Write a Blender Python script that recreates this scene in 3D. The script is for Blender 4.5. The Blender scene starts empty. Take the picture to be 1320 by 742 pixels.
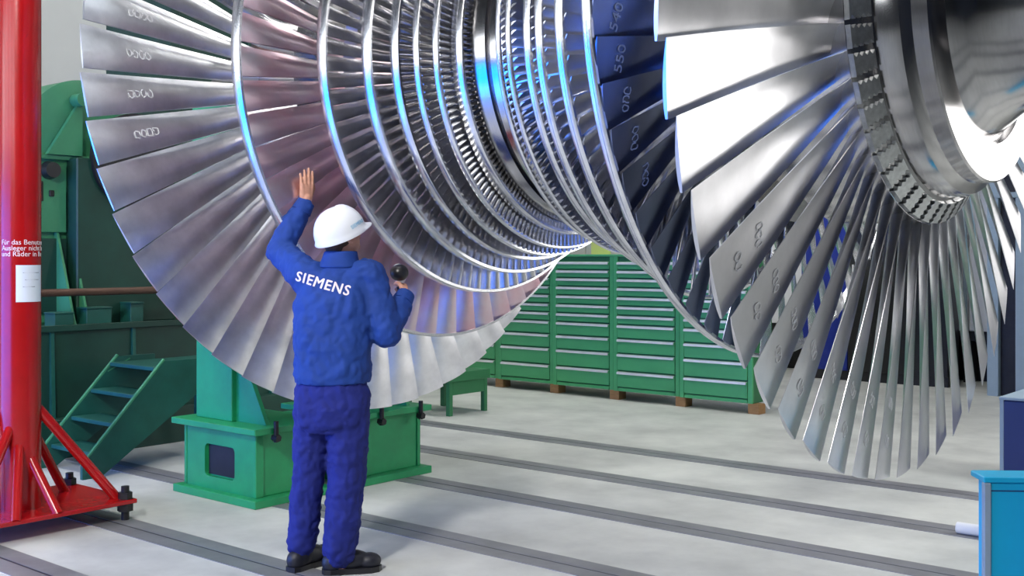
import bpy, bmesh, math, random
from mathutils import Vector, Matrix, Euler
from mathutils.bvhtree import BVHTree

random.seed(7)
PI = math.pi
sc = bpy.context.scene
COL = sc.collection

# ------------------------------------------------------------------ camera
FPX, HORIZON, EYE = 1446.0, 329.4, 1.56
cam_d = bpy.data.cameras.new('camera')
cam = bpy.data.objects.new('camera', cam_d)
COL.objects.link(cam)
cam.location = (0, 0, EYE)
cam.rotation_euler = (PI / 2, 0, 0)
cam_d.sensor_width = 36.0
cam_d.lens = 36.0 * FPX / 1320.0
cam_d.shift_y = -(371.0 - HORIZON) / 1320.0
cam_d.clip_start = 0.05
sc.camera = cam

# ------------------------------------------------------------------ hall frame: X = along the rotor axis (far left), Y = towards the aisle, Z = up
AZ = 0.8746
R = 2.0
CX, CY, CZ = 0.2163 * R, 3.0051 * R, EYE + 0.5192 * R
AX = Vector((-math.sin(AZ), math.cos(AZ), 0))
UU = Vector((-math.cos(AZ), -math.sin(AZ), 0))
HALL_ROT = math.atan2(AX.y, AX.x)


def W(s, t, z=0.0):
    return Vector((CX, CY, 0)) + AX * s + UU * t + Vector((0, 0, z))


# ------------------------------------------------------------------ world, lights, exposure
wd = bpy.data.worlds.new('hall_world')
sc.world = wd
wd.use_nodes = True
wd.node_tree.nodes['Background'].inputs[0].default_value = (0.75, 0.85, 1.0, 1)
wd.node_tree.nodes['Background'].inputs[1].default_value = 0.25


def area_light(name, loc, target, sx, sy, power, color):
    d = bpy.data.lights.new(name, 'AREA')
    d.shape = 'RECTANGLE'
    d.size, d.size_y, d.energy, d.color = sx, sy, power, color
    o = bpy.data.objects.new(name, d)
    COL.objects.link(o)
    o.location = loc
    o.rotation_euler = (Vector(target) - Vector(loc)).to_track_quat('-Z', 'Y').to_euler()
    return o


area_light('white_flood_lamp', (6.0, 6.2, 2.75), (0.8, 5.4, 2.2), 5.0, 2.7, 190, (1.0, 0.98, 0.96))
area_light('high_fill_light', (6.6, 4.2, 6.0), (-1.6, 6.2, 2.6), 4.2, 4.6, 170, (0.84, 0.92, 1.0))  # unseen fill, added to brighten the left blades
area_light('blue_flood_lamp', (-6.4, 4.2, 0.9), (-0.5, 6.0, 2.3), 6.0, 2.6, 480, (0.0, 0.17, 1.0))
sd = bpy.data.lights.new('person_fill_spot', 'SPOT')  # unseen spot added to light the person and spare the near floor
sd.energy, sd.color, sd.spot_size, sd.spot_blend, sd.shadow_soft_size = 1900, (1.0, 0.97, 0.94), math.radians(58), 0.6, 0.5
so = bpy.data.objects.new('person_fill_spot', sd)
COL.objects.link(so)
so.location = (-2.6, -0.5, 5.6)
so.rotation_euler = (Vector((-0.9, 6.6, 1.0)) - so.location).to_track_quat('-Z', 'Y').to_euler()

vs = sc.view_settings
vs.view_transform = 'Standard'
vs.look = 'None'
vs.gamma = 1.0
vs.use_curve_mapping = False
vs.exposure = 0.0
sc.display_settings.display_device = 'sRGB'


# ------------------------------------------------------------------ materials
def srgb(r, g, b):
    def c(v):
        v /= 255.0
        return v / 12.92 if v <= 0.04045 else ((v + 0.055) / 1.055) ** 2.4
    return (c(r), c(g), c(b), 1)


MATS = {}


def mat(name, col, rough=0.5, metal=0.0, var=0.0, scale=8.0, bump=0.0, bscale=60.0, stretch=(1, 1, 1), rvar=0.0, col2=None, emit=0.0, spec=0.5):
    m = bpy.data.materials.new(name)
    m.use_nodes = True
    nt = m.node_tree
    b = nt.nodes['Principled BSDF']
    b.inputs['Base Color'].default_value = col
    b.inputs['Roughness'].default_value = rough
    b.inputs['Metallic'].default_value = metal
    b.inputs['Specular IOR Level'].default_value = spec
    tc = nt.nodes.new('ShaderNodeTexCoord')
    mp = nt.nodes.new('ShaderNodeMapping')
    mp.inputs['Scale'].default_value = stretch
    nt.links.new(tc.outputs['Object'], mp.inputs['Vector'])
    oi = nt.nodes.new('ShaderNodeObjectInfo')
    ml = nt.nodes.new('ShaderNodeMath')
    ml.operation = 'MULTIPLY'
    ml.inputs[1].default_value = 37.0
    nt.links.new(oi.outputs['Random'], ml.inputs[0])
    cb_ = nt.nodes.new('ShaderNodeCombineXYZ')
    for ax_i in range(3):
        nt.links.new(ml.outputs[0], cb_.inputs[ax_i])
    nt.links.new(cb_.outputs[0], mp.inputs['Location'])
    if var or col2 or rvar:
        n = nt.nodes.new('ShaderNodeTexNoise')
        n.inputs['Scale'].default_value = scale
        n.inputs['Detail'].default_value = 6
        n.inputs['Roughness'].default_value = 0.6
        nt.links.new(mp.outputs[0], n.inputs['Vector'])
        ramp = nt.nodes.new('ShaderNodeMapRange')
        ramp.inputs['From Min'].default_value = 0.3
        ramp.inputs['From Max'].default_value = 0.7
        nt.links.new(n.outputs['Fac'], ramp.inputs['Value'])
        if var or col2:
            mx = nt.nodes.new('ShaderNodeMix')
            mx.data_type = 'RGBA'
            c2 = col2 or tuple(list(max(0, c * (1 - var)) for c in col[:3]) + [1])
            mx.inputs['A'].default_value = col
            mx.inputs['B'].default_value = c2
            nt.links.new(ramp.outputs[0], mx.inputs['Factor'])
            nt.links.new(mx.outputs['Result'], b.inputs['Base Color'])
        if rvar:
            mr = nt.nodes.new('ShaderNodeMapRange')
            mr.inputs['From Min'].default_value = 0.3
            mr.inputs['From Max'].default_value = 0.7
            mr.inputs['To Min'].default_value = max(0.03, rough - rvar)
            mr.inputs['To Max'].default_value = min(1, rough + rvar)
            nt.links.new(n.outputs['Fac'], mr.inputs['Value'])
            nt.links.new(mr.outputs[0], b.inputs['Roughness'])
    if bump:
        n2 = nt.nodes.new('ShaderNodeTexNoise')
        n2.inputs['Scale'].default_value = bscale
        n2.inputs['Detail'].default_value = 1.5
        nt.links.new(mp.outputs[0], n2.inputs['Vector'])
        bp = nt.nodes.new('ShaderNodeBump')
        bp.inputs['Strength'].default_value = bump
        bp.inputs['Distance'].default_value = 0.01
        nt.links.new(n2.outputs['Fac'], bp.inputs['Height'])
        nt.links.new(bp.outputs[0], b.inputs['Normal'])
    if emit:
        b.inputs['Emission Color'].default_value = col
        b.inputs['Emission Strength'].default_value = emit
    MATS[name] = m
    return m


mat('blade_steel', (0.78, 0.78, 0.80, 1), 0.29, 1.0, var=0.20, scale=4, bump=0.8, bscale=2.6)
mat('small_blade_steel', (0.78, 0.78, 0.80, 1), 0.25, 1.0, var=0.15, scale=12)
mat('red_lit_blade_steel', (0.80, 0.78, 0.83, 1), 0.31, 1.0, scale=2.2, col2=(0.76, 0.44, 0.50, 1), bump=0.2, bscale=2.6)  # reddish coloured light on these blades, put into the base colour
mat('ring_steel', (0.82, 0.83, 0.85, 1), 0.24, 1.0, var=0.12, scale=20, bump=0.03, bscale=120)
mat('rotor_steel', (0.54, 0.53, 0.53, 1), 0.17, 1.0, var=0.12, scale=14, stretch=(14, 1, 1))
mat('lit_ground_blade_steel', (0.92, 0.93, 0.95, 1), 0.33, 1.0, var=0.28, scale=5, bump=0.8, bscale=3.0)  # ground blades in a paler copy: light on the left stage put into the colour
mat('shaded_blade_steel', (0.24, 0.28, 0.40, 1), 0.26, 1.0, var=0.3, scale=4, bump=0.3, bscale=2.6)  # darker, bluish copy of the blade steel: shade put into the colour
mat('root_steel', (0.66, 0.68, 0.68, 1), 0.32, 1.0, var=0.3, scale=40)
mat('chalk', (0.72, 0.73, 0.75, 1), 0.9)
mat('blue_grey_chalk', (0.30, 0.36, 0.50, 1), 0.9)  # darker and bluer than the other chalk
mat('green_paint', srgb(30, 152, 94), 0.42, var=0.22, scale=5, bump=0.04)
mat('cabinet_green', srgb(78, 172, 112), 0.38, var=0.12, scale=3)
mat('cabinet_green_dark', srgb(48, 118, 74), 0.42, var=0.12, scale=3)
mat('machine_green', srgb(62, 138, 96), 0.45, var=0.2, scale=4)
mat('dark_green', srgb(20, 66, 54), 0.5, var=0.35, scale=4)
mat('step_green', srgb(26, 92, 80), 0.5, var=0.3, scale=6)
mat('steel_handle', (0.80, 0.81, 0.82, 1), 0.4, 0.3, var=0.15)
mat('red_paint', srgb(176, 18, 20), 0.22, var=0.18, scale=5, bump=0.02)
mat('dark_metal', (0.035, 0.034, 0.036, 1), 0.45, 0.6, var=0.3)
mat('black_plastic', (0.012, 0.012, 0.014, 1), 0.35)
mat('white_paint', srgb(232, 234, 236), 0.5, var=0.05)
mat('paper', srgb(226, 234, 240), 0.7)
mat('print_grey', srgb(120, 130, 140), 0.8)
mat('print_white', srgb(240, 225, 225), 0.6)
mat('wood', srgb(168, 128, 84), 0.7, var=0.3, scale=10, stretch=(1, 6, 6))
mat('brown_steel', srgb(96, 70, 56), 0.5, 0.3, var=0.3)
mat('cyan_paint', srgb(0, 176, 226), 0.4, var=0.05)
mat('navy_paint', srgb(26, 44, 104), 0.4, var=0.1)
mat('deep_blue_paint', srgb(20, 44, 142), 0.4, var=0.2)
mat('grey_blue_paint', srgb(150, 170, 186), 0.45, var=0.08)
mat('concrete', srgb(214, 216, 210), 0.5, scale=1.6, col2=srgb(176, 178, 174), rvar=0.0, bump=0.06, bscale=30)
mat('rail_steel', srgb(150, 151, 154), 0.45, 0.35, var=0.3, scale=4)
mat('wall_paint', srgb(206, 209, 206), 0.7, var=0.06, scale=1.0)
mat('wall_dark', srgb(52, 58, 64), 0.7, var=0.15, scale=1.0)
mat('ceiling_paint', srgb(60, 64, 70), 0.8, var=0.1)
mat('daylight', (0.93, 0.97, 1.0, 1), 0.5, emit=5.5)
mat('lamp_glow', (1.0, 0.98, 0.95, 1), 0.5, emit=34.0)
mat('yellow_card', srgb(226, 224, 120), 0.6)
mat('beige_board', srgb(206, 204, 186), 0.6, var=0.08)
mat('skin', srgb(214, 158, 132), 0.5, var=0.12, scale=30)
mat('hair', srgb(64, 44, 34), 0.7, var=0.3, scale=80)
mat('jacket_cloth', srgb(18, 62, 142), 0.8, var=0.18, scale=6, bump=0.25, bscale=14)
mat('trouser_cloth', srgb(20, 34, 118), 0.85, var=0.18, scale=6, bump=0.25, bscale=14)
mat('boot_leather', srgb(30, 32, 42), 0.5, var=0.2)
mat('sock_cloth', srgb(60, 90, 150), 0.9)
mat('helmet_white', srgb(240, 243, 246), 0.3)
mat('helmet_blue', srgb(84, 176, 214), 0.5)
mat('red_plastic', srgb(210, 20, 24), 0.4)


# ------------------------------------------------------------------ object helpers
def link(name, me, m=None, parent=None):
    o = bpy.data.objects.new(name, me)
    COL.objects.link(o)
    if m and me and not me.materials:
        me.materials.append(MATS[m])
    if parent:
        o.parent = parent
    return o


def tag(o, label, cat=None, group=None, kind=None):
    if label:
        o['label'] = label
    if cat:
        o['category'] = cat
    if group:
        o['group'] = group
    if kind:
        o['kind'] = kind
    return o


def thing(name, label, cat, s, t, z=0.0, group=None, rot=0.0):
    o = bpy.data.objects.new(name, None)
    COL.objects.link(o)
    o.empty_display_size = 0.2
    o.location = W(s, t, z)
    o.rotation_euler = (0, 0, HALL_ROT + rot)
    return tag(o, label, cat, group)


def smooth(me, angle=40):
    for p in me.polygons:
        p.use_smooth = True
    try:
        me.set_sharp_from_angle(angle=math.radians(angle))
    except Exception:
        pass


def to_mesh(bm, name, sm=None):
    me = bpy.data.meshes.new(name)
    bmesh.ops.recalc_face_normals(bm, faces=bm.faces)
    bm.to_mesh(me)
    bm.free()
    if sm:
        smooth(me, sm)
    return me


def add_box(bm, x0, x1, y0, y1, z0, z1, bev=0.0):
    v = [bm.verts.new(p) for p in ((x0, y0, z0), (x1, y0, z0), (x1, y1, z0), (x0, y1, z0), (x0, y0, z1), (x1, y0, z1), (x1, y1, z1), (x0, y1, z1))]
    fs = [bm.faces.new([v[i] for i in f]) for f in ((0, 3, 2, 1), (4, 5, 6, 7), (0, 1, 5, 4), (1, 2, 6, 5), (2, 3, 7, 6), (3, 0, 4, 7))]
    if bev:
        es = list({e for f in fs for e in f.edges})
        bmesh.ops.bevel(bm, geom=es, offset=bev, segments=1, affect='EDGES')
    return fs


def box(name, m, parent, x0, x1, y0, y1, z0, z1, bev=0.004):
    bm = bmesh.new()
    add_box(bm, min(x0, x1), max(x0, x1), min(y0, y1), max(y0, y1), min(z0, z1), max(z0, z1), bev)
    return link(name, to_mesh(bm, name), m, parent)


def add_tube(bm, p0, p1, r0, r1=None, n=16, caps=True):
    r1 = r0 if r1 is None else r1
    p0, p1 = Vector(p0), Vector(p1)
    d = (p1 - p0).normalized()
    a = d.orthogonal().normalized()
    b = d.cross(a)
    A = [bm.verts.new(p0 + (a * math.cos(2 * PI * i / n) + b * math.sin(2 * PI * i / n)) * r0) for i in range(n)]
    B = [bm.verts.new(p1 + (a * math.cos(2 * PI * i / n) + b * math.sin(2 * PI * i / n)) * r1) for i in range(n)]
    for i in range(n):
        bm.faces.new((A[i], A[(i + 1) % n], B[(i + 1) % n], B[i]))
    if caps:
        bm.faces.new(A[::-1])
        bm.faces.new(B)


def tube(name, m, parent, p0, p1, r0, r1=None, n=16):
    bm = bmesh.new()
    add_tube(bm, p0, p1, r0, r1, n)
    return link(name, to_mesh(bm, name, 40), m, parent)


def add_prism(bm, pts, axis, a0, a1):
    def mk(p, a):
        return {'x': (a, p[0], p[1]), 'y': (p[0], a, p[1]), 'z': (p[0], p[1], a)}[axis]
    A = [bm.verts.new(mk(p, a0)) for p in pts]
    B = [bm.verts.new(mk(p, a1)) for p in pts]
    n = len(pts)
    for i in range(n):
        bm.faces.new((A[i], A[(i + 1) % n], B[(i + 1) % n], B[i]))
    bm.faces.new(A[::-1])
    bm.faces.new(B)


def prism(name, m, parent, pts, axis, a0, a1):
    bm = bmesh.new()
    add_prism(bm, pts, axis, a0, a1)
    return link(name, to_mesh(bm, name), m, parent)


def add_lathe_x(bm, prof, n=128, closed=False):
    rings = []
    for (x, r) in prof:
        rings.append([bm.verts.new((x, r * math.cos(2 * PI * i / n), r * math.sin(2 * PI * i / n))) for i in range(n)])
    pairs = list(zip(rings[:-1], rings[1:]))
    if closed:
        pairs.append((rings[-1], rings[0]))
    for A, B in pairs:
        for i in range(n):
            bm.faces.new((A[i], A[(i + 1) % n], B[(i + 1) % n], B[i]))
    if not closed:
        bm.faces.new(rings[0])
        bm.faces.new(rings[-1][::-1])


def lathe_x(name, m, parent, prof, n=128, closed=False, sm=30):
    bm = bmesh.new()
    add_lathe_x(bm, prof, n, closed)
    return link(name, to_mesh(bm, name, sm), m, parent)


def frame_prism(name, m, parent, outer, hole, axis, a0, a1):
    """plate with one rounded hole; outer/hole: same vertex count loops"""
    bm = bmesh.new()

    def mk(p, a):
        return {'x': (a, p[0], p[1]), 'y': (p[0], a, p[1])}[axis]
    L = []
    for a in (a0, a1):
        L.append(([bm.verts.new(mk(p, a)) for p in outer], [bm.verts.new(mk(p, a)) for p in hole]))
    n = len(outer)
    for (O, H) in L:
        for i in range(n):
            bm.faces.new((O[i], O[(i + 1) % n], H[(i + 1) % n], H[i]))
    for k in (0, 1):
        for i in range(n):
            bm.faces.new((L[0][k][i], L[0][k][(i + 1) % n], L[1][k][(i + 1) % n], L[1][k][i]))
    return link(name, to_mesh(bm, name), m, parent)


def text_mesh(body, size, extrude=0.0015, spacing=1.0, bold=0.0):
    cu = bpy.data.curves.new('lettering', 'FONT')
    cu.body = body
    cu.size = size
    cu.extrude = extrude
    cu.offset = bold
    cu.align_x = 'CENTER'
    cu.align_y = 'CENTER'
    cu.resolution_u = 3
    cu.space_character = spacing
    o = bpy.data.objects.new('lettering', cu)
    COL.objects.link(o)
    dg = bpy.context.evaluated_depsgraph_get()
    me = bpy.data.meshes.new_from_object(o.evaluated_get(dg))
    bpy.data.objects.remove(o)
    bpy.data.curves.remove(cu)
    me.materials.clear()
    return me


def bake(o):
    dg = bpy.context.evaluated_depsgraph_get()
    dg.update()
    me = bpy.data.meshes.new_from_object(o.evaluated_get(dg))
    o.modifiers.clear()
    o.data = me
    return o


# ------------------------------------------------------------------ the hall
S0, S1, T0, T1, CEIL = -12.0, 13.0, -11.5, 9.0, 9.0


def struct(name, m, x0, x1, y0, y1, z0, z1):
    bm = bmesh.new()
    add_box(bm, x0, x1, y0, y1, z0, z1)
    o = link(name, to_mesh(bm, name), m)
    o.location = W(0, 0, 0)
    o.rotation_euler = (0, 0, HALL_ROT)
    return tag(o, None, None, None, 'structure')


floor = struct('floor', 'concrete', S0, S1, T0, T1, -0.3, 0.0)
struct('wall_back', 'wall_paint', S0, S1, T0 - 0.2, T0, 0, CEIL)
struct('wall_left', 'wall_paint', S1, S1 + 0.2, T0, T1, 0, CEIL)
struct('wall_right', 'wall_dark', S0 - 0.2, S0, T0, T1, 0, CEIL)
wf = struct('wall_front', 'wall_dark', S0, S1, T1, T1 + 0.2, 0, CEIL)
struct('ceiling', 'ceiling_paint', S0, S1, T0, T1, CEIL, CEIL + 0.2)

# steel rails let into the concrete, one pair of bars with a slot each
for t in (-2.62, -1.60, -0.68, 0.37, 1.35, 2.14):
    for k, (a, b) in enumerate(((-0.12, -0.007), (0.007, 0.12))):
        bm = bmesh.new()
        add_box(bm, S0 + 0.5, 10.0, t + a, t + b, -0.01, 0.003)
        link('floor_rail', to_mesh(bm, 'floor_rail'), 'rail_steel', floor)
    bm = bmesh.new()
    add_box(bm, S0 + 0.5, 10.0, t - 0.007, t + 0.007, -0.01, 0.0012)
    link('rail_slot', to_mesh(bm, 'rail_slot'), 'dark_metal', floor)

# window band in the aisle wall (behind the camera, seen mirrored in the steel)
for i in range(5):
    wo = struct('window_%d' % (i + 1), 'daylight', -2.0 + i * 2.6, 0.2 + i * 2.6, T1 - 0.04, T1 - 0.01, 2.7, 4.6)
    for zz in (2.7, 3.65, 4.56):
        box('window_frame', 'dark_metal', wo, -2.0 + i * 2.6, 0.2 + i * 2.6, T1 - 0.07, T1 - 0.035, zz, zz + 0.04)
# ceiling lamps
for i, s in enumerate((0.2, 3.4, 6.6, 9.8)):
    for j, t in enumerate((-4.6, 2.4)):
        o = thing('ceiling_lamp', 'long white lamp under the hall ceiling', 'lamp', s, t, CEIL - 0.35, 'lamps under the hall ceiling')
        box('lamp_housing', 'white_paint', o, -1.3, 1.3, -0.25, 0.25, 0.06, 0.2)
        box('lamp_tube', 'lamp_glow', o, -1.25, 1.25, -0.2, 0.2, 0.0, 0.05)
        box('lamp_hanger', 'dark_metal', o, -0.02, 0.02, -0.02, 0.02, 0.2, 0.35)

# ------------------------------------------------------------------ turbine rotor
rotor = thing('turbine_rotor', 'huge bladed steel turbine rotor on its shaft, filling the upper picture', 'turbine rotor', 0, 0, CZ - R)


def rlink(name, me, m, theta=0.0, parent=rotor):
    o = link(name, me, m, parent)
    o.location = (0, 0, R)
    o.rotation_euler = (math.radians(theta), 0, 0)
    return o


# forged body: one lathe profile for the left half, mirrored
half = [(0.0, .412), (0.006, .412), (0.008, .430), (0.045, .434), (0.050, .434), (0.054, .415), (0.48, .415), (0.50, .44), (0.585, .44), (0.60, .37), (0.68, .37), (0.70, .445), (0.895, .450), (0.90, .445),
        (0.915, .425), (0.925, .405), (0.93, .395), (0.965, .392), (0.975, .388), (0.985, .372), (0.99, .366), (1.02, .366), (1.024, .362), (1.026, .285), (1.012, .280), (1.012, .270), (1.030, .262), (1.05, .245), (1.08, .222), (1.12, .207), (1.17, .20)]
prof = [(-a * R, r * R) for a, r in reversed(half[1:])] + [(a * R, r * R) for a, r in half]
o = lathe_x('rotor_body', 'rotor_steel', rotor, [(-2.02 * R, .20 * R)] + prof + [(1.45 * R, .20 * R)], 192)
o.location = (0, 0, R)
o = lathe_x('coupling_flange', 'rotor_steel', rotor, [(-2.02 * R, .0 * R + .001), (-2.02 * R, .30 * R), (-2.10 * R, .30 * R), (-2.10 * R, .001)], 96)
o.location = (0, 0, R)


def blade_mesh(name, side, a_c, r0, r1, AF, TF, camber, thick, nspan=10, nsec=7):
    """AF(w), TF(w, r): axial and tangential reach of the chord; a_c, camber, thick: (root, tip) pairs; all in units of R"""
    bm = bmesh.new()
    rows = []
    qs = [i / (nsec - 1) for i in range(nsec)]
    for k in range(nspan):
        w = k / (nspan - 1)
        r = r0 + (r1 - r0) * w
        A_, T_ = AF(w), TF(w, r)
        c, g = math.hypot(A_, T_), math.atan2(T_, A_)
        cm = camber[0] + (camber[1] - camber[0]) * w
        th = thick[0] + (thick[1] - thick[0]) * w
        ac = a_c[0] + (a_c[1] - a_c[0]) * w
        up, lo = [], []
        for q in qs:
            x = (q - 0.5) * c
            yc = cm * (1 - (2 * q - 1) ** 2)
            t2 = th * (0.5 * (1 - q) + 0.12 + 0.72 * math.sin(PI * q ** 0.75)) * 0.5
            up.append((x, yc + t2))
            lo.append((x, yc - t2))
        loop = up + lo[::-1]
        row = []
        for (x, y) in loop:
            ax_ = x * math.cos(g) - y * math.sin(g)
            ta_ = x * math.sin(g) + y * math.cos(g)
            row.append(bm.verts.new((side * (ac + ax_) * R, math.sqrt(max(1e-6, r * r - ta_ * ta_)) * R, ta_ * R)))
        rows.append(row)
    n = len(rows[0])
    for A, B in zip(rows[:-1], rows[1:]):
        for i in range(n):
            bm.faces.new((A[i], A[(i + 1) % n], B[(i + 1) % n], B[i]))
    bm.faces.new(rows[0])
    bm.faces.new(rows[-1][::-1])
    return to_mesh(bm, name, 50)


def shroud_mesh(side, a, r, w, th=0.009):
    bm = bmesh.new()
    a0, a1 = (a - w / 2) * R, (a + w / 2) * R
    pr = [(a0, (r - th) * R), (a0, (r - .002) * R), (a0 + .004 * R, r * R), ((a0 + a1) / 2 - .001 * R, r * R), ((a0 + a1) / 2, (r - .0025) * R), ((a0 + a1) / 2 + .001 * R, r * R), (a1 - .004 * R, r * R), (a1, (r - .002) * R), (a1, (r - th) * R)]
    add_lathe_x(bm, [(side * x, q) for x, q in pr], 180, True)
    return to_mesh(bm, 'shroud_ring', 30)


# fir-tree shaped blade foot shown on the end face of the last disc
foot = []
for k in range(9):
    foot.append((0.0150 if k % 2 else 0.0225, k))
FT = [(h - 0.0010 * k * 0.5, 0.449 - 0.0052 * k) for h, k in foot]


def foot_mesh(side):
    bm = bmesh.new()
    loop = [(h, r) for h, r in FT] + [(-h, r) for h, r in FT[::-1]]
    def sur(r):
        # axial place of the disc face at radius r (cone between .90/.445 and .925/.405)
        return 0.899 + (0.449 - r) / 0.044 * 0.027
    A = [bm.verts.new((side * (sur(r) - 0.02) * R, r * R, h * R)) for h, r in loop]
    B = [bm.verts.new((side * (sur(r) + 0.007) * R, r * R, h * R)) for h, r in loop]
    n = len(loop)
    for i in range(n):
        bm.faces.new((A[i], A[(i + 1) % n], B[(i + 1) % n], B[i]))
    m = n // 2
    for L in (A, B):
        for i in range(m - 1):
            bm.faces.new((L[i], L[i + 1], L[n - 2 - i], L[n - 1 - i]))
    return to_mesh(bm, 'blade_foot')


# stage table: index: (count, a, tip r, hub r, shroud width)
STAGES = {
    0: (52, .82, 1.0, .448, 0),
    1: (54, .5377, .7593, .438, .032),
    2: (90, .3713, .6254, .413, .032),
    3: (120, .2730, .5684, .413, .031),
    4: (140, .2115, .5318, .413, .029),
    5: (160, .150, .520, .413, .020),
    6: (180, .104, .500, .413, .018),
    7: (200, .068, .462, .413, .034),
}
PHASE = {(0, 1): -6.9, (0, -1): -7.4, (1, 1): -2.8, (1, -1): -5.4}
# span of angles in view, as parts of their own
SHOW = {(0, 1): (16, -176), (0, -1): (6, -205), (1, 1): (16, -165), (1, -1): (6, -82), (2, 1): (18, -140), (2, -1): (5, -45), (3, 1): (14, -120), (4, 1): (14, -70)}
blade_objs = {}
rest = bmesh.new()
n_parts = 0
for i, (N, a, rt, rh, sw) in STAGES.items():
    for side in ((1, -1) if i < 7 else (1,)):
        pitch = 2 * PI / N
        if i == 0:
            me = blade_mesh('blade', side, (.872, .836), rh, rt, lambda w: (.014 * (1 - w) + .019) if side < 0 else (.014 * (1 - w) + .015), lambda w, r: pitch * r * ((1.03 + .06 * math.sin(PI * w)) if side < 0 else .93), (.010, .002), (.016, .0065), 14, 8)
            mt = 'lit_ground_blade_steel' if side > 0 else 'blade_steel'
        elif i == 1:
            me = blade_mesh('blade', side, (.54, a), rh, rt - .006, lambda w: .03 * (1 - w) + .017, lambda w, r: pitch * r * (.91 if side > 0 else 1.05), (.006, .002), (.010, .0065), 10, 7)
            mt = 'red_lit_blade_steel' if side > 0 else 'shaded_blade_steel'
        else:
            me = blade_mesh('blade', side, (a, a), rh, rt - .006, lambda w: (.022 if i < 4 else .026) - .006 * w, lambda w, r: pitch * r * {2: .92, 3: .80}.get(i, .60), (.004, .003), (.0065, .0050), 4 if i < 4 else 2, 5 if i < 4 else 4)
            mt = 'small_blade_steel'
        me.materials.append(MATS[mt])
        ph = PHASE.get((i, side), 0.0)
        show = SHOW.get((i, side))
        lst = []
        for k in range(N):
            th = ph + 360.0 / N * k
            while th > 90:
                th -= 360
            vis = show and (show[1] <= th <= show[0]) and n_parts < 299
            if vis:
                lst.append((th, rlink('blade', me, None, th)))
                n_parts += 1
            else:
                b2 = bmesh.new()
                b2.from_mesh(me)
                b2.transform(Matrix.Rotation(math.radians(th), 4, 'X'))
                tmp = bpy.data.meshes.new('tmp')
                b2.to_mesh(tmp)
                b2.free()
                rest.from_mesh(tmp)
                bpy.data.meshes.remove(tmp)
        blade_objs[(i, side)] = lst
        if sw:
            rlink('shroud_ring', shroud_mesh(side, a + .004 if side > 0 else a - .02 + sw * .32, rt, sw if side > 0 else sw * .64), 'ring_steel')
mr = bpy.data.meshes.new('blade_rows')
rest.to_mesh(mr)
rest.free()
smooth(mr, 50)
ro = rlink('blade_rows', mr, 'small_blade_steel')
tag(ro, 'many further small steel blades around the rotor', None, None, 'stuff')

fm = foot_mesh(-1)
fm.materials.append(MATS['root_steel'])
for th, b in blade_objs[(0, -1)]:
    f = link('blade_foot', fm, None, b)
# ------------------------------------------------------------------ chalk numbers on the blades


def surface_hit(b, r, side_out, ta=0.0):
    """point on a blade's outward face in the blade's own frame"""
    bm = bmesh.new()
    bm.from_mesh(b.data)
    tr = BVHTree.FromBMesh(bm)
    bm.free()
    return tr.ray_cast(Vector((side_out * 2.0 * R, r * R, ta * R)), Vector((-side_out, 0, 0)))


def chalk(b, text, size, r, side_out, ta=0.0, spin=0.0, m='blue_grey_chalk'):
    loc, nor, idx, d = surface_hit(b, r, side_out, ta)
    if loc is None:
        return
    me = text_mesh(text, size, 0.0006)
    me.materials.append(MATS[m])
    o = link('chalk_mark', me, None, b)
    if nor.x * side_out < 0:
        nor = -nor
    yv = (Vector((0, 0, 1)) - nor * nor.z).normalized()
    xv = yv.cross(nor)
    M = Matrix((xv, yv, nor)).transposed().to_4x4()
    o.matrix_local = Matrix.Translation(loc + nor * 0.003) @ M @ Matrix.Rotation(spin, 4, 'Z')


def scribble(b, w, h, r, side_out, ta=0.0, spin=0.0, n=3, seed=0, m='chalk'):
    """illegible handwriting: a few chalk loops as raised strokes"""
    loc, nor, idx, d = surface_hit(b, r, side_out, ta)
    if loc is None:
        return
    rnd = random.Random(seed)
    bm = bmesh.new()
    for g in range(n):
        cx = (g - (n - 1) / 2) * w / n
        pts = []
        k0 = rnd.uniform(0, 6)
        for q in range(11):
            f = q / 10
            pts.append(Vector((cx + math.cos(k0 + f * rnd.uniform(4.5, 6.5)) * w / n * .42, math.sin(k0 + f * 5.5) * h * .5 * rnd.uniform(.7, 1.1), 0)))
        for p, q in zip(pts[:-1], pts[1:]):
            dv = (q - p)
            if dv.length < 1e-4:
                continue
            sd = Vector((-dv.y, dv.x, 0)).normalized() * 0.0024
            z = Vector((0, 0, 0.0012))
            vv = [bm.verts.new(c) for c in (p - sd, p + sd, q + sd, q - sd, p - sd + z, p + sd + z, q + sd + z, q - sd + z)]
            for fidx in ((4, 5, 6, 7), (0, 3, 2, 1), (0, 1, 5, 4), (2, 3, 7, 6), (1, 2, 6, 5), (3, 0, 4, 7)):
                bm.faces.new([vv[i] for i in fidx])
    o = link('chalk_mark', to_mesh(bm, 'chalk_mark'), m, b)
    if nor.x * side_out < 0:
        nor = -nor
    yv = (Vector((0, 0, 1)) - nor * nor.z).normalized()
    xv = yv.cross(nor)
    M = Matrix((xv, yv, nor)).transposed().to_4x4()
    o.matrix_local = Matrix.Translation(loc + nor * 0.002) @ M @ Matrix.Rotation(spin, 4, 'Z')


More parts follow.
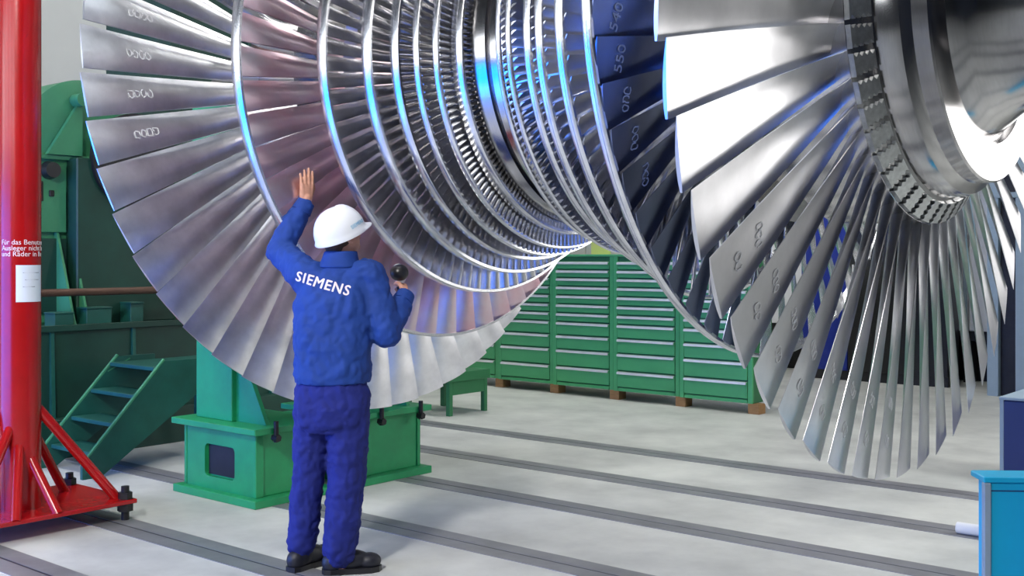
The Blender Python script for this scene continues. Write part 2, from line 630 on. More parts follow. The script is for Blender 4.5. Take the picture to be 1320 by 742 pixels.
for th, b in blade_objs[(1, -1)]:
    if -6 < th < 3:
        chalk(b, '540', 0.075, 0.675, -1, 0.0, math.radians(80))
    elif -13 < th <= -6:
        chalk(b, '550', 0.075, 0.675, -1, 0.0, math.radians(80))
    elif -34 < th <= -13:
        scribble(b, 0.10, 0.05, 0.675, -1, 0.0, math.radians(80), 3, int(th * 7), 'blue_grey_chalk')
for th, b in blade_objs[(0, 1)]:
    if -16 < th < 16:
        scribble(b, 0.15, 0.045, 0.84, 1 * -1, 0.0, 0.0, 4, int(th * 11))
for th, b in blade_objs[(0, -1)]:
    if -86 < th < -34:
        scribble(b, 0.09, 0.05, 0.84, -1, 0.0, math.radians(70), 3, int(th * 5))
        scribble(b, 0.07, 0.05, 0.92, -1, 0.0, math.radians(70), 2, int(th * 3))

# ------------------------------------------------------------------ support pedestal under the far shaft end
ped = thing('rotor_pedestal', 'heavy green steel pedestal on two box feet below the far rotor end', 'pedestal', 2.55, -0.15)
XA, XB = -0.38, 0.38


def rrect(x0, x1, z0, z1, r, n=4):
    out = []
    for (cx, cz, a0) in ((x1 - r, z1 - r, 0), (x0 + r, z1 - r, 90), (x0 + r, z0 + r, 180), (x1 - r, z0 + r, 270)):
        for k in range(n + 1):
            a = math.radians(a0 + 90 * k / n)
            out.append((cx + r * math.cos(a), cz + r * math.sin(a)))
    return out


def ped_box(y0, y1, win):
    fb = box('base_box', 'green_paint', ped, XA + .01, XB - .01, y0 + .02, y1 - .03, 0.05, 0.45)
    # front and back sheets with the rounded hand hole
    for yy in (y1 - .03, y0):
        frame_prism('window_plate', 'green_paint', ped, rrect(XA, XB, 0.05, 0.45, 0.005), rrect(-0.16, 0.16, .13, .34, 0.035), 'y', yy, yy + .028)
    box('hand_hole_shade', 'dark_metal', fb, -0.15, 0.15, y1 - .034, y1 - .026, .14, .33, 0)  # dark plate standing in for the shade inside the opening
    for xx in (XA - .004, XB - .024):
        box('corner_post', 'green_paint', ped, xx, xx + .028, y1 - .06, y1 + .004, .05, .45)
    box('foot_plate', 'green_paint', ped, XA - .07, XB + .05, y0 - .05, y1 + .06, 0.0, 0.05)
    box('deck_plate', 'green_paint', ped, XA - .07, XB + .07, y0 - .05, y1 + .06, 0.45, 0.49)


ped_box(0.18, 0.71, True)
ped_box(-0.74, -0.2, True)
# clamp screws under the deck edge
for yy in (0.62, 0.10, -0.28, -0.66):
    tube('clamp_screw', 'dark_metal', ped, (XA - .085, yy, .40), (XA - .085, yy, .53), .016, n=10)
    tube('clamp_nut', 'dark_metal', ped, (XA - .11, yy, .425), (XA - .06, yy, .425), .024, n=6)
box('cross_beam', 'green_paint', ped, XA + .05, XB - .05, -0.4, 0.35, 0.34, 0.448)
for sy, yy in ((1, 0.60), (-1, -0.64)):
    up = box('upright', 'green_paint', ped, -0.05, 0.34, yy - .05, yy + .05, .49, 1.12)
    tube('lifting_eye', 'dark_metal', up, (0.30, yy - .07, 1.05), (0.30, yy + .07, 1.05), .022, n=12)
    prism('brace_plate', 'green_paint', ped, [(-0.36, .49), (-0.05, .49), (-0.05, .95), (-0.10, .95)], 'y', yy - .015, yy + .015)
box('deck_beam', 'green_paint', ped, -0.12, 0.30, -0.74, 0.70, 1.12, 1.26)
# bearing block with a half-round saddle for the shaft
arc = [(0.47 * math.cos(math.radians(a)) + .15, CZ + 0.405 * math.sin(math.radians(a)) * 1.0) for a in (-8, -30, -60, -90, -120, -150, -172)]
arc = [(0.405 * math.cos(math.radians(a)) + .15, CZ + 0.405 * math.sin(math.radians(a))) for a in (0, -20, -45, -70, -90, -110, -135, -160, -180)]
prism('bearing_saddle', 'green_paint', ped, [(0.72, 1.26), (0.72, CZ)] + arc + [(-0.42, CZ), (-0.42, 1.26)], 'x', -0.1, 0.28)

tr = thing('workshop_trestle', 'small green steel trestle bench standing behind the lower blades', 'trestle', 4.3, -3.35)
box('beam', 'cabinet_green_dark', tr, -0.4, 0.25, -0.3, 0.3, .33, .42)
for xx in (-0.38, 0.18):
    for yy in (-0.28, 0.23):
        box('leg', 'cabinet_green_dark', tr, xx, xx + .05, yy, yy + .05, 0, .33)
box('apron', 'cabinet_green_dark', tr, -0.38, -0.36, -0.23, 0.23, .2, .33)

# ------------------------------------------------------------------ drawer cabinets
HZ = [1.50, 1.405, 1.315, 1.22, 1.12, 1.02, .92, .82, .67, .51, .32]
cw = 0.853
drawer_mesh = {}
handle_me = None
names = ['partly hidden by the last blade stage at its far left', 'second from the far end of the row', 'third from the far end, left of the yellow card', 'below the yellow card', 'between the middle one and the near end', 'nearest the camera, at the near end of the row']
for k in range(6):
    s_c = 6.00 - cw * k + cw * .5 - .0
    lab = ['green drawer cabinet farthest along the row, mostly hidden behind the bottom blades',
           'green drawer cabinet second from the far end, its top hidden by blades',
           'green drawer cabinet left of the one below the yellow card',
           'green drawer cabinet with the yellow card standing on top',
           'green drawer cabinet right of the one under the yellow card',
           'green drawer cabinet at the near right end of the row'][k]
    cb = thing('drawer_cabinet', lab, 'cabinet', s_c, -5.28 + .035 * k, .10, 'green drawer cabinets along the wall')
    hw = cw / 2 - 0.012
    box('body', 'cabinet_green_dark', cb, -hw, hw, -.42, -.03, 0, 1.45)
    for xx in (-hw, hw - .05):
        box('side_post', 'cabinet_green', cb, xx, xx + .05, -.03, .0, 0, 1.45)
    box('top_plate', 'cabinet_green', cb, -hw - .004, hw + .004, -.43, .004, 1.45, 1.475)
    for q, z in enumerate(HZ):
        zl = (HZ[q + 1] if q + 1 < len(HZ) else 0.14) - .10
        zt = z - .10
        key = round(zt - zl, 3)
        if key not in drawer_mesh:
            bm = bmesh.new()
            add_box(bm, -hw + .055, hw - .055, -.03, .004, .008, key - .006, .003)
            drawer_mesh[key] = to_mesh(bm, 'drawer')
            drawer_mesh[key].materials.append(MATS['cabinet_green'])
        d = link('drawer', drawer_mesh[key], None, cb)
        d.location = (0, 0, zl)
        if handle_me is None:
            bm = bmesh.new()
            add_prism(bm, [(.004, .0), (.026, -.004), (.030, -.026), (.024, -.028), (.018, -.010), (.004, -.006)], 'x', -hw + .06, hw - .06)
            handle_me = to_mesh(bm, 'handle')
            handle_me.materials.append(MATS['steel_handle'])
        h = link('handle', handle_me, None, d)
        h.location = (0, 0, key - .008)
    box('kick_board', 'cabinet_green', cb, -hw + .055, hw - .055, -.03, .0, .0, .035)
    # timber blocks
    wb = thing('timber_block', 'wooden block under the near end of the ' + ['farthest green cabinet', 'second farthest green cabinet', 'green cabinet left of the yellow card', 'green cabinet with the yellow card', 'next to last green cabinet', 'last green cabinet at the right'][k], 'timber', s_c - cw / 2 + .0, -5.28 + .035 * k - .07, 0.0, 'timber blocks under the cabinets')
    box('block', 'wood', wb, -.06, .06, -.07, .07, 0, .0999, .003)
bo = thing('notice_board', 'pale beige board standing behind the cabinet tops', 'board', 4.4, -5.95, 0.0)
for q in range(4):
    box('panel', 'beige_board', bo, -1.2 + q * .6, -.62 + q * .6, -.03, 0, 0, 1.95)
yc = tag(box('card', 'yellow_card', None, -.13, .13, -.004, .004, 0, .17, 0), 'small yellow card on top of a green cabinet', 'card')
yc.name = 'index_card'
yc.location = W(3.75, -5.36, 1.5755)
yc.rotation_euler = (0, 0, HALL_ROT)

can = thing('spray_can', 'small red can on top of the green cabinets, glimpsed between the right blades', 'can', 2.55, -5.36, 1.5755)
tube('can_body', 'red_plastic', can, (0, 0, 0), (0, 0, .15), .033, n=20)
tube('can_shoulder', 'red_plastic', can, (0, 0, .15), (0, 0, .165), .033, .02, n=20)
tube('can_cap', 'white_paint', can, (0, 0, .165), (0, 0, .195), .02, n=16)

# ------------------------------------------------------------------ red post with base plate
rp = thing('red_post', 'glossy red steel post with braces and bolted base plate at the left edge', 'post', 2.75, 1.77)
PR = 0.112
plate = box('base_plate', 'red_paint', rp, -.32, .42, -.55, .55, .10, .125)
tube('column', 'red_paint', rp, (0, 0, .125), (0, 0, 4.6), PR, n=48)
# braces: flat bars leaning against the column
for ang, run, hgt, wd_ in ((-112, .42, .56, .03), (-60, .34, .46, .028), (-168, .20, .28, .028), (150, .24, .36, .028), (120, .34, .46, .028), (70, .42, .56, .03), (10, .3, .46, .028)):
    a = math.radians(ang)
    dx, dy = math.cos(a), math.sin(a)
    tube('brace', 'red_paint', rp, (dx * (PR + run), dy * (PR + run), .115), (dx * (PR - .02), dy * (PR - .02), .125 + hgt), wd_, n=10)
for bx_, by_ in ((-.27, -.50), (.37, -.50), (-.27, .50), (.37, .50)):
    bo_ = tube('anchor_bolt', 'dark_metal', rp, (bx_, by_, 0.0), (bx_, by_, .20), .024, n=12)
    tube('nut', 'dark_metal', bo_, (bx_, by_, .126), (bx_, by_, .165), .042, n=6)
    tube('lock_nut', 'dark_metal', bo_, (bx_, by_, .055), (bx_, by_, .10), .046, n=6)


def wrap_on_cyl(me, r, ang0, z0):
    for v in me.vertices:
        a = ang0 + v.co.x / r
        rr = r + v.co.z + 0.0008
        v.co = Vector((math.cos(a) * rr, math.sin(a) * rr, z0 + v.co.y))


# direction from the post to the camera in the hall frame
pv = Matrix.Rotation(-HALL_ROT, 3, 'Z') @ (Vector((0, 0, 0)) - rp.location)
view_a = math.atan2(pv.y, pv.x)
for i, line in enumerate(('Für das Benutzen', 'Ausleger nicht be', 'und Räder in Be')):
    me = text_mesh(line, 0.040, 0.0004)
    x0 = min(v.co.x for v in me.vertices)
    for v in me.vertices:
        v.co.x -= x0
    # subdivide not needed: letters are small against the radius
    wrap_on_cyl(me, PR, view_a - 0.98, 1.56 + (17 - i * 7.5) / 1446 * 6.4 * 1.0)
    link('lettering', me, 'print_white', rp)
bm = bmesh.new()
nseg = 10
va = []
for k in range(nseg + 1):
    a = view_a - 0.20 + k * 1.42 / nseg
    col = []
    for zz in (1.56 - 59 / 1446 * 6.4, 1.56 - 12 / 1446 * 6.4):
        for rr in (PR + .0005, PR + .003):
            col.append(bm.verts.new((math.cos(a) * rr, math.sin(a) * rr, zz)))
    va.append(col)
for A, B in zip(va[:-1], va[1:]):
    for f in ((0, 1), (1, 3), (3, 2), (2, 0)):
        bm.faces.new((A[f[0]], A[f[1]], B[f[1]], B[f[0]]))
bm.faces.new((va[0][0], va[0][1], va[0][3], va[0][2]))
bm.faces.new((va[-1][0], va[-1][2], va[-1][3], va[-1][1]))
sh = link('paper_notice', to_mesh(bm, 'paper_notice'), 'paper', rp)
for q in range(3):
    bm = bmesh.new()
    add_box(bm, 0, .10 - .015 * q, 0, .003, 0, .0004)
    bmesh.ops.subdivide_edges(bm, edges=bm.edges, cuts=6)
    me = to_mesh(bm, 'print_line')
    wrap_on_cyl(me, PR + .0025, view_a + 0.12 + .1 * (q % 2), 1.56 - (22 + q * 9) / 1446 * 6.4)
    link('print_line', me, 'print_grey', sh)

# ------------------------------------------------------------------ green machine at the far left
mc = thing('lathe_headstock', 'tall green machine headstock with a round housing behind the red post', 'machine', 5.2, 0.0)
lathe = [(0.0, .001), (0.0, .46), (0.02, .50), (0.34, .50), (0.36, .48), (0.36, .001)]
o = lathe_x('round_housing', 'machine_green', mc, lathe, 64)
o.location = (0.0, 0, 2.52)
box('body', 'machine_green', mc, 0.02, 1.2, -.9, .46, 1.0, 2.36, .02)
box('side_column', 'dark_green', mc, -.16, 0.02, -.75, .16, 1.0, 2.36, .01)
prism('bracket', 'machine_green', mc, [(.36, 2.38), (.06, 2.38), (.06, 2.86)], 'x', -.07, -.02)
tube('roller', 'machine_green', mc, (-.14, .09, 2.84), (-.01, .09, 2.84), .055, n=20)
o = lathe_x('face_plate', 'dark_metal', mc, [(-.20, .001), (-.20, .40), (-.14, .40), (-.14, .001)], 48)
o.location = (0.0, -.36, 2.36)
box('dark_backing', 'dark_green', mc, .1, 1.2, -3.6, -.88, 1.0, 4.7, .02)  # unseen dark block added behind the disc to darken the blade gaps
for q in range(4):
    box('dark_backing_rib', 'dark_green', mc, .06, .1, -3.5 + q * .85, -3.4 + q * .85, 1.0, 4.7)  # ribs on the added dark block
box('ledge', 'machine_green', mc, -.04, .02, -.2, .47, 2.34, 2.38)
pn = box('control_panel', 'machine_green', mc, -.03, .02, .18, .455, 1.75, 2.30)
kn = tube('knob', 'black_plastic', pn, (-.11, .33, 2.25), (-.03, .33, 2.25), .062, .075, n=20)
box('switch_plate', 'dark_metal', pn, -.04, -.028, .38, .44, 2.0, 2.16)
box('switch', 'dark_metal', pn, -.045, -.028, .29, .33, 2.04, 2.09)
box('lower_panel', 'dark_green', mc, -.02, .02, .17, .45, 1.1, 1.70)
for yy in (.12, .24):
    prism('gusset', 'machine_green', mc, [(-.30, 1.0), (.02, 1.0), (.02, 1.75), (-.02, 1.75)], 'y', yy, yy + .02)
box('bed', 'dark_green', mc, -.42, 1.4, -2.2, 1.3, 0, 1.0, .02)
box('bed_ledge', 'dark_green', mc, -.46, -.42, -2.2, 1.3, .97, 1.02)
box('bed_foot', 'dark_green', mc, -.55, -.42, -2.2, 1.3, 0, .30)
for yy in (-1.6, -.9, -.2, .5, 1.0):
    prism('bed_rib', 'step_green', mc, [(-.46, .30), (-.42, .30), (-.42, .97), (-.44, .97)], 'y', yy, yy + .03)
tb = tube('guard_bar', 'brown_steel', mc, (-.50, 1.4, 1.275), (-.50, -2.3, 1.275), .03, n=14)
for yy in (1.2, -.6, -2.1):
    tube('bar_post', 'brown_steel', mc, (-.44, yy, 1.02), (-.50, yy, 1.275), .018, n=10)
for q, (yy, w_, h_, lab) in enumerate(((.36, .16, .10, 'low green metal box on the machine bed nearest the red post'), (.06, .22, .13, 'wider green metal box in the middle of the machine bed'), (-.28, .12, .16, 'upright small green metal box on the machine bed nearest the blades'))):
    tb_ = thing('tool_box', lab, 'box', 4.95, yy, 1.0, 'boxes on the machine bed')
    box('case', 'step_green', tb_, -.08, .08, -w_ / 2, w_ / 2, 0, h_, .004)
    box('lid', 'step_green', tb_, -.085, .085, -w_ / 2 - .004, w_ / 2 + .004, h_, h_ + .014, .003)

# ------------------------------------------------------------------ steps
stp = thing('step_unit', 'dark green steel steps with four treads below the machine', 'steps', 4.10, 0.17)
SW = .33
RUN, RISE = .63, .76
for sx in (-SW, SW - .03):
    prism('stringer', 'step_green', stp, [(RUN + .02, 0), (RUN - .12, 0), (-.32, RISE - .22), (-.32, RISE + .02), (0.0, RISE + .02), (RUN + .02, .10)], 'x', sx, sx + .03)
    bm = bmesh.new()
    L = math.hypot(RUN, RISE)
    tube('stringer_edge', 'machine_green', stp, (sx + .015, RUN + .02, .10), (sx + .015, 0.0, RISE + .03), .014, n=8)
for k in range(4):
    z = RISE * (k + 1) / 4 - .02
    y = RUN * (1 - (k + .9) / 4)
    box('tread', 'step_green', stp, -SW + .03, SW - .03, y - .18 if k < 3 else -.75, y + .06, z - .03, z, .004)
for sx in (-SW, SW - .04):
    box('leg', 'step_green', stp, sx, sx + .04, -.74, -.70, 0, RISE - .05)
    tube('hand_rail', 'machine_green', stp, (sx + .02, -.1, RISE), (sx + .02, .09, RISE - .09), .012, n=8)

# ------------------------------------------------------------------ right side background
we = thing('white_enclosure', 'white panelled machine enclosure raised on dark legs behind the right blades', 'enclosure', 1.6, -9.2)
for q in range(6):
    box('panel', 'white_paint', we, -2.4 + q * .9, -1.52 + q * .9, -.9, 0, .64, 3.9, .01)
    box('rib', 'grey_blue_paint', we, -2.4 + q * .9, -2.36 + q * .9, -.0, .04, .64, 3.9)
for q, (x0, z0) in enumerate(((-1.3, 1.55), (-.5, 1.25), (.4, 1.6))):
    box('vent_box', 'grey_blue_paint', we, x0, x0 + .42, 0, .14, z0, z0 + .26)
box('rail', 'dark_metal', we, -2.4, 3.0, -.9, -.02, .52, .64)
box('skirt', 'dark_metal', we, -2.4, 3.0, -.85, -.35, .0, .52)
for q in range(7):
    box('leg', 'dark_metal', we, -2.38 + q * .88, -2.28 + q * .88, -.3, -.1, 0, .52)

nc = thing('equipment_cabinet', 'tall dark navy equipment cabinet standing behind the lower right blades', 'cabinet', 1.95, -8.56)
box('plinth', 'black_plastic', nc, -.93, .93, -.36, -.02, 0, .12)
for q, mm in enumerate(('black_plastic', 'black_plastic', 'deep_blue_paint')):
    dr_ = box('door', mm, nc, -.93 + q * .62, -.32 + q * .62, -.4, 0, .12, 3.5, .006)
    tube('handle', 'steel_handle', dr_, (-.40 + q * .62, .03, 1.2), (-.40 + q * .62, .03, 1.45), .012, n=10)
    for zz in (1.22, 1.43):
        tube('handle_stub', 'steel_handle', dr_, (-.40 + q * .62, -.005, zz), (-.40 + q * .62, .03, zz), .008, n=8)
box('top_cap', 'black_plastic', nc, -.94, .94, -.41, .01, 3.5, 3.56)

hc = thing('steel_column', 'grey blue steel hall column with wide flanges at the right edge', 'column', 0.22, -8.12)
box('flange', 'grey_blue_paint', hc, .10, .22, -.18, .0, 0, CEIL - .01)
box('web', 'dark_metal', hc, -.08, .10, -.12, -.08, 0, CEIL - .01)
box('flange', 'grey_blue_paint', hc, -.34, -.08, -.18, .0, 0, CEIL - .01)
box('collar', 'grey_blue_paint', hc, -.35, .23, -.19, .01, 2.2, 2.26)

nb = thing('navy_box', 'dark navy blue steel box standing behind the cyan cabinet', 'box', -1.15, -3.2)
box('case', 'navy_paint', nb, -1.1, .0, -.7, .0, 0, .57, .01)
box('lid', 'grey_blue_paint', nb, -1.11, .01, -.71, .01, .57, .59, .004)
box('edge_strip', 'grey_blue_paint', nb, -.02, .006, -.012, .006, .0, .57, .002)

cy = thing('cyan_cabinet', 'bright cyan sheet metal cabinet at the lower right corner', 'cabinet', 0, 0)
cy.location = (1.995, 4.75, 0)
cy.rotation_euler = (0, 0, math.radians(-3))
box('case', 'cyan_paint', cy, 0.03, .9, 0.0, .14, 0, .60, .004)
box('top_rim', 'cyan_paint', cy, 0.0, .92, -.01, .15, .60, .625, .004)
box('front_groove', 'navy_paint', cy, .03, .9, -.0015, .0, .563, .568, 0)
box('corner_post', 'grey_blue_paint', cy, 0.0, .03, -.012, .02, 0, .60, .004)

wp = thing('plastic_pipe', 'short white plastic pipe lying on a floor rail by the cyan cabinet', 'pipe', -1.62, -1.55, 0.035)
tube('pipe', 'white_paint', wp, (.22, 0, 0), (-.5, 0, 0), .032, n=20)
tube('socket', 'white_paint', wp, (.10, 0, 0), (.02, 0, 0), .0335, n=20)

# ------------------------------------------------------------------ the person
PD = 5.498
PX0 = (425 - 660) * PD / FPX
man = bpy.data.objects.new('person', None)
COL.objects.link(man)
man.location = (PX0, PD, 0)
tag(man, 'person in blue work jacket and trousers with white helmet, one hand raised to the blades', 'person')


def Lp(px, py, yl):
    d = PD + yl
    return Vector(((px - 660) * d / FPX - PX0, yl, EYE - (py - HORIZON) * d / FPX))


def ball(bm, c, rx, ry=None, rz=None, M=None, n=16):
    ry = rx if ry is None else ry
    rz = rx if rz is None else rz
    m = Matrix.Translation(Vector(c)) @ (M.to_4x4() if M else Matrix.Identity(4)) @ Matrix.Diagonal((rx, ry, rz, 1))
    bmesh.ops.create_uvsphere(bm, u_segments=n, v_segments=max(8, n // 2), radius=1.0, matrix=m)


def capsule(bm, p0, p1, r0, r1, n=14):
    add_tube(bm, p0, p1, r0, r1, n)
    ball(bm, p0, r0, n=n)
    ball(bm, p1, r1, n=n)


def chain(bm, pts, rad):
    for i in range(len(pts) - 1):
        capsule(bm, pts[i], pts[i + 1], rad[i], rad[i + 1])


def loft(bm, rows, n=28, cap=True):
    """rows: (center, rx, ry[, squareness]) horizontal super-elliptic rings"""
    R_ = []
    for row in rows:
        c, rx, ry = Vector(row[0]), row[1], row[2]
        e = row[3] if len(row) > 3 else 0.85
        ring = []
        for i in range(n):
            a = 2 * PI * i / n
            ca, sa = math.cos(a), math.sin(a)
            ring.append(bm.verts.new(c + Vector((math.copysign(abs(ca) ** e, ca) * rx, math.copysign(abs(sa) ** e, sa) * ry, 0))))
        R_.append(ring)
    for A, B in zip(R_[:-1], R_[1:]):
        for i in range(n):
            bm.faces.new((A[i], A[(i + 1) % n], B[(i + 1) % n], B[i]))
    bm.faces.new(R_[0][::-1])
    bm.faces.new(R_[-1])


def organic(name, bm, m, parent, voxel, it=6, disp=0.0, dscale=0.12):
    me = bpy.data.meshes.new(name)
    bm.to_mesh(me)
    bm.free()
    o = link(name, me, m, parent)
    rm = o.modifiers.new('remesh', 'REMESH')
    rm.mode = 'VOXEL'
    rm.voxel_size = voxel
    sm = o.modifiers.new('smooth', 'SMOOTH')
    sm.factor = 0.5
    sm.iterations = it
    if disp:
        tx = bpy.data.textures.new(name + '_folds', 'CLOUDS')
        tx.noise_scale = dscale
        tx.noise_depth = 2
        dm = o.modifiers.new('folds', 'DISPLACE')
        dm.texture = tx
        dm.strength = disp
        dm.mid_level = 0.5
        dm.texture_coords = 'LOCAL'
        t2 = bpy.data.textures.new(name + '_creases', 'CLOUDS')
        t2.noise_scale = dscale * 0.55
        t2.noise_type = 'HARD_NOISE'
        t2.noise_depth = 1
        d2 = o.modifiers.new('creases', 'DISPLACE')
        d2.texture = t2
        d2.strength = disp * 0.7
        d2.mid_level = 0.4
        d2.texture_coords = 'LOCAL'
    bake(o)
    for p in o.data.polygons:
        p.use_smooth = True
    if not o.data.materials:
        o.data.materials.append(MATS[m])
    return o


# where the raised hand meets the blade behind it
bpy.context.view_layer.update()
verts, faces = [], []
for th, b in blade_objs[(1, 1)]:
    if -60 < th < 10:
        off = len(verts)
        mw = b.matrix_world
        verts += [mw @ v.co for v in b.data.vertices]
        faces += [[off + i for i in p.vertices] for p in b.data.polygons]
bv = BVHTree.FromPolygons(verts, faces)
ro_ = Vector((0, 0, EYE))
best = None
for (hx, hy) in ((391, 246), (391, 236), (384, 240), (398, 250)):
    dr = Vector(((hx - 660) / FPX, 1, (HORIZON - hy) / FPX)).normalized()
    loc, nor, idx, dist = bv.ray_cast(ro_, dr)
    if loc is not None:
        print('HANDHIT', hx, hy, loc, nor)
        if best is None:
            best = (loc, nor if nor.dot(dr) < 0 else -nor)
if best is None:
    best = (Vector((-1.1, 5.9, 1.9)), Vector((.6, -.7, .2)))
hit, hn = best
hit = hit - man.location
up = (Vector((0.06, 0, 1)) - hn * hn.z)
up.normalize()
hxv = up.cross(hn).normalized()      # thumb side
LH = Matrix((hxv, up, hn)).transposed()
palm_c = hit + hn * 0.02
L_WR = palm_c - up * 0.062 + hn * 0.008
L_SH = Lp(394, 356, 0.06)
R_SH = Lp(476, 356, 0.05)
e0 = Lp(360, 322, 0.24)
# keep the forearm at a natural length
L_EL = e0
print('ARM', L_WR, (L_WR - L_EL).length, (L_EL - L_SH).length)
R_EL = Lp(498, 428, 0.0)
R_WR = Lp(523, 380, 0.17)
print('RARM', (R_EL - R_SH).length, (R_WR - R_EL).length)
RXv = Vector((0.02, -0.15, 1)).normalized()
RYv = Vector((-0.12, 0.9, 0.2))
RYv = (RYv - RXv * RYv.dot(RXv)).normalized()
RZv = RXv.cross(RYv)
RH = Matrix((RXv, RYv, RZv)).transposed()


def hand(bm, W0, M, pz, curls, thumb):
    """W0 wrist, M columns = thumb side, finger direction, hand normal; pz = palm side sign"""
    def P(x, y, z):
        return W0 + M @ Vector((x, y, z))
    capsule(bm, P(0, -.02, 0), P(0, .02, 0), .026, .028)
    for x, y0, y1, r in ((-.030, .022, .086, .0145), (-.010, .018, .092, .0155), (.012, .018, .094, .0155), (.031, .026, .090, .0145)):
        capsule(bm, P(x * .75, y0, 0), P(x, y1, 0), r, .0125)
    ball(bm, P(0, .055, 0), .036, .045, .016, M)
    ball(bm, P(.026, .042, pz * .008), .018, .026, .016, M)
    ball(bm, P(-.024, .045, pz * .006), .014, .030, .014, M)
    L = ((-.0335, .088, .058, .0078), (-.0115, .094, .072, .0086), (.012, .097, .079, .0090), (.0345, .092, .070, .0088))
    for (x, y, ln, r), cu in zip(L, curls):
        p = Vector((x, y, 0))
        a = 0.0
        rr = r + .0012
        sp = x * 1.2
        for k, fr in enumerate((.45, .30, .25)):
            a += cu[k]
            q = p + Vector((math.sin(sp) * math.cos(a), math.cos(a), pz * math.sin(a))) * ln * fr
            capsule(bm, P(*p), P(*q), rr, rr * .93, 10)
            p = q
            rr *= .93
    pts = [P(*t) for t in thumb]
    chain(bm, pts, (.015, .0118, .0108, .0090))


body = bmesh.new()
HC = Lp(439, 304, .05)
# torso, neck, arms, legs below the clothes
loft(body, [((.015, 0, .90), .14, .10), ((.015, 0, 1.02), .135, .09), ((.02, .01, 1.2), .15, .10), ((.03, .03, 1.38), .16, .10), ((.035, .04, 1.46), .13, .075), ((.04, .045, 1.52), .062, .06), ((.045, .05, 1.60), .056, .058)])
capsule(body, (.04, .045, 1.50), HC + Vector((0, .0, -.06)), .058, .058)
chain(body, [L_SH, L_EL, L_WR], (.05, .042, .027))
chain(body, [R_SH, R_EL, R_WR], (.05, .042, .027))
L_HIP, L_KN, L_AN = Lp(405, 505, .02), Lp(398, 605, .05), Lp(389, 708, .09)
R_HIP, R_KN, R_AN = Lp(452, 505, .0), Lp(447, 612, .02), Lp(438, 718, .02)
chain(body, [L_HIP, L_KN, L_AN, L_AN + Vector((0, 0, -.05))], (.075, .052, .04, .04))
chain(body, [R_HIP, R_KN, R_AN, R_AN + Vector((0, 0, -.05))], (.075, .052, .04, .04))
for an, d in ((L_AN, Vector((.55, .83, 0))), (R_AN, Vector((.96, .28, 0)))):
    capsule(body, Vector((an.x, an.y, .06)), Vector((an.x, an.y, .06)) + d * .13, .035, .03)
# head, turned right and tilted up
PSI, PIT, ROL = math.radians(46), math.radians(24), math.radians(2)
HM = (Matrix.Rotation(-PSI, 3, 'Z') @ Matrix.Rotation(PIT, 3, 'X') @ Matrix.Rotation(ROL, 3, 'Y'))


def H(x, y, z):
    return HC + HM @ Vector((x, y, z))


ball(body, H(0, -.005, .03), .076, .095, .10, HM, 24)
ball(body, H(0, .025, -.035), .062, .068, .078, HM, 20)
ball(body, H(0, .062, -.085), .030, .024, .026, HM)            # chin
capsule(body, H(0, .090, .010), H(0, .108, -.022), .009, .013)  # nose
ball(body, H(0, .092, -.052), .024, .010, .010, HM)            # lips
for sx in (-1, 1):
    ball(body, H(sx * .030, .083, .018), .014, .008, .008, HM)  # brow and eye socket edge
    ball(body, H(sx * .042, .066, -.018), .020, .020, .022, HM) # cheek
    ball(body, H(sx * .077, -.006, -.005), .009, .019, .032, HM)  # ear
    ball(body, H(sx * .079, -.002, -.028), .008, .011, .011, HM)
hand(body, L_WR, LH, -1, ((.06, .12, .1), (.03, .08, .08), (.02, .06, .06), (.04, .08, .08)), ((.018, .015, -.006), (.040, .050, -.010), (.052, .078, -.012), (.050, .100, -.014)))
hand(body, R_WR, RH, 1, ((1.15, 1.35, .9), (1.1, 1.35, .9), (1.05, 1.35, .9), (1.0, 1.3, .9)), ((.018, .015, .010), (.044, .045, .026), (.050, .075, .040), (.040, .095, .052)))
body_o = organic('body', body, 'skin', man, 0.0042, 4)

hair = bmesh.new()
ball(hair, H(0, -.026, .024), .080, .088, .092, HM, 24)
ball(hair, H(0, -.055, -.040), .058, .042, .045, HM, 16)
organic('hair', hair, 'hair', man, 0.006, 3)

# ---- jacket
jk = bmesh.new()
loft(jk, [((.012, .0, .935), .186, .132), ((.012, .0, .98), .192, .135), ((.014, .0, 1.08), .190, .130), ((.018, .005, 1.20), .196, .130), ((.022, .02, 1.32), .200, .132), ((.03, .035, 1.41), .190, .122), ((.036, .045, 1.465), .150, .098), ((.042, .05, 1.50), .10, .082), ((.045, .052, 1.545), .078, .078), ((.046, .054, 1.565), .074, .074)])
chain(jk, [L_SH + Vector((.06, -.01, -.02)), L_SH, L_SH.lerp(L_EL, .55), L_EL, L_EL.lerp(L_WR, .5), L_EL.lerp(L_WR, .90)], (.10, .094, .078, .072, .064, .052))
chain(jk, [R_SH + Vector((-.06, -.01, -.02)), R_SH, R_SH.lerp(R_EL, .55), R_EL, R_EL.lerp(R_WR, .5), R_EL.lerp(R_WR, .88)], (.10, .092, .084, .080, .068, .054))
jacket = organic('jacket', jk, 'jacket_cloth', man, 0.009, 5, 0.022, 0.11)
# cuffs and collar
for a, b in ((L_EL, L_WR), (R_EL, R_WR)):
    d = (b - a).normalized()
    c = a.lerp(b, .93)
    tube('cuff', 'jacket_cloth', jacket, c - d * .035, c + d * .022, .054, .046, 20)
bm = bmesh.new()
loft(bm, [((.042, .048, 1.50), .108, .098), ((.044, .052, 1.55), .088, .086), ((.046, .056, 1.583), .080, .082)])
organic('collar', bm, 'jacket_cloth', jacket, 0.007, 3)

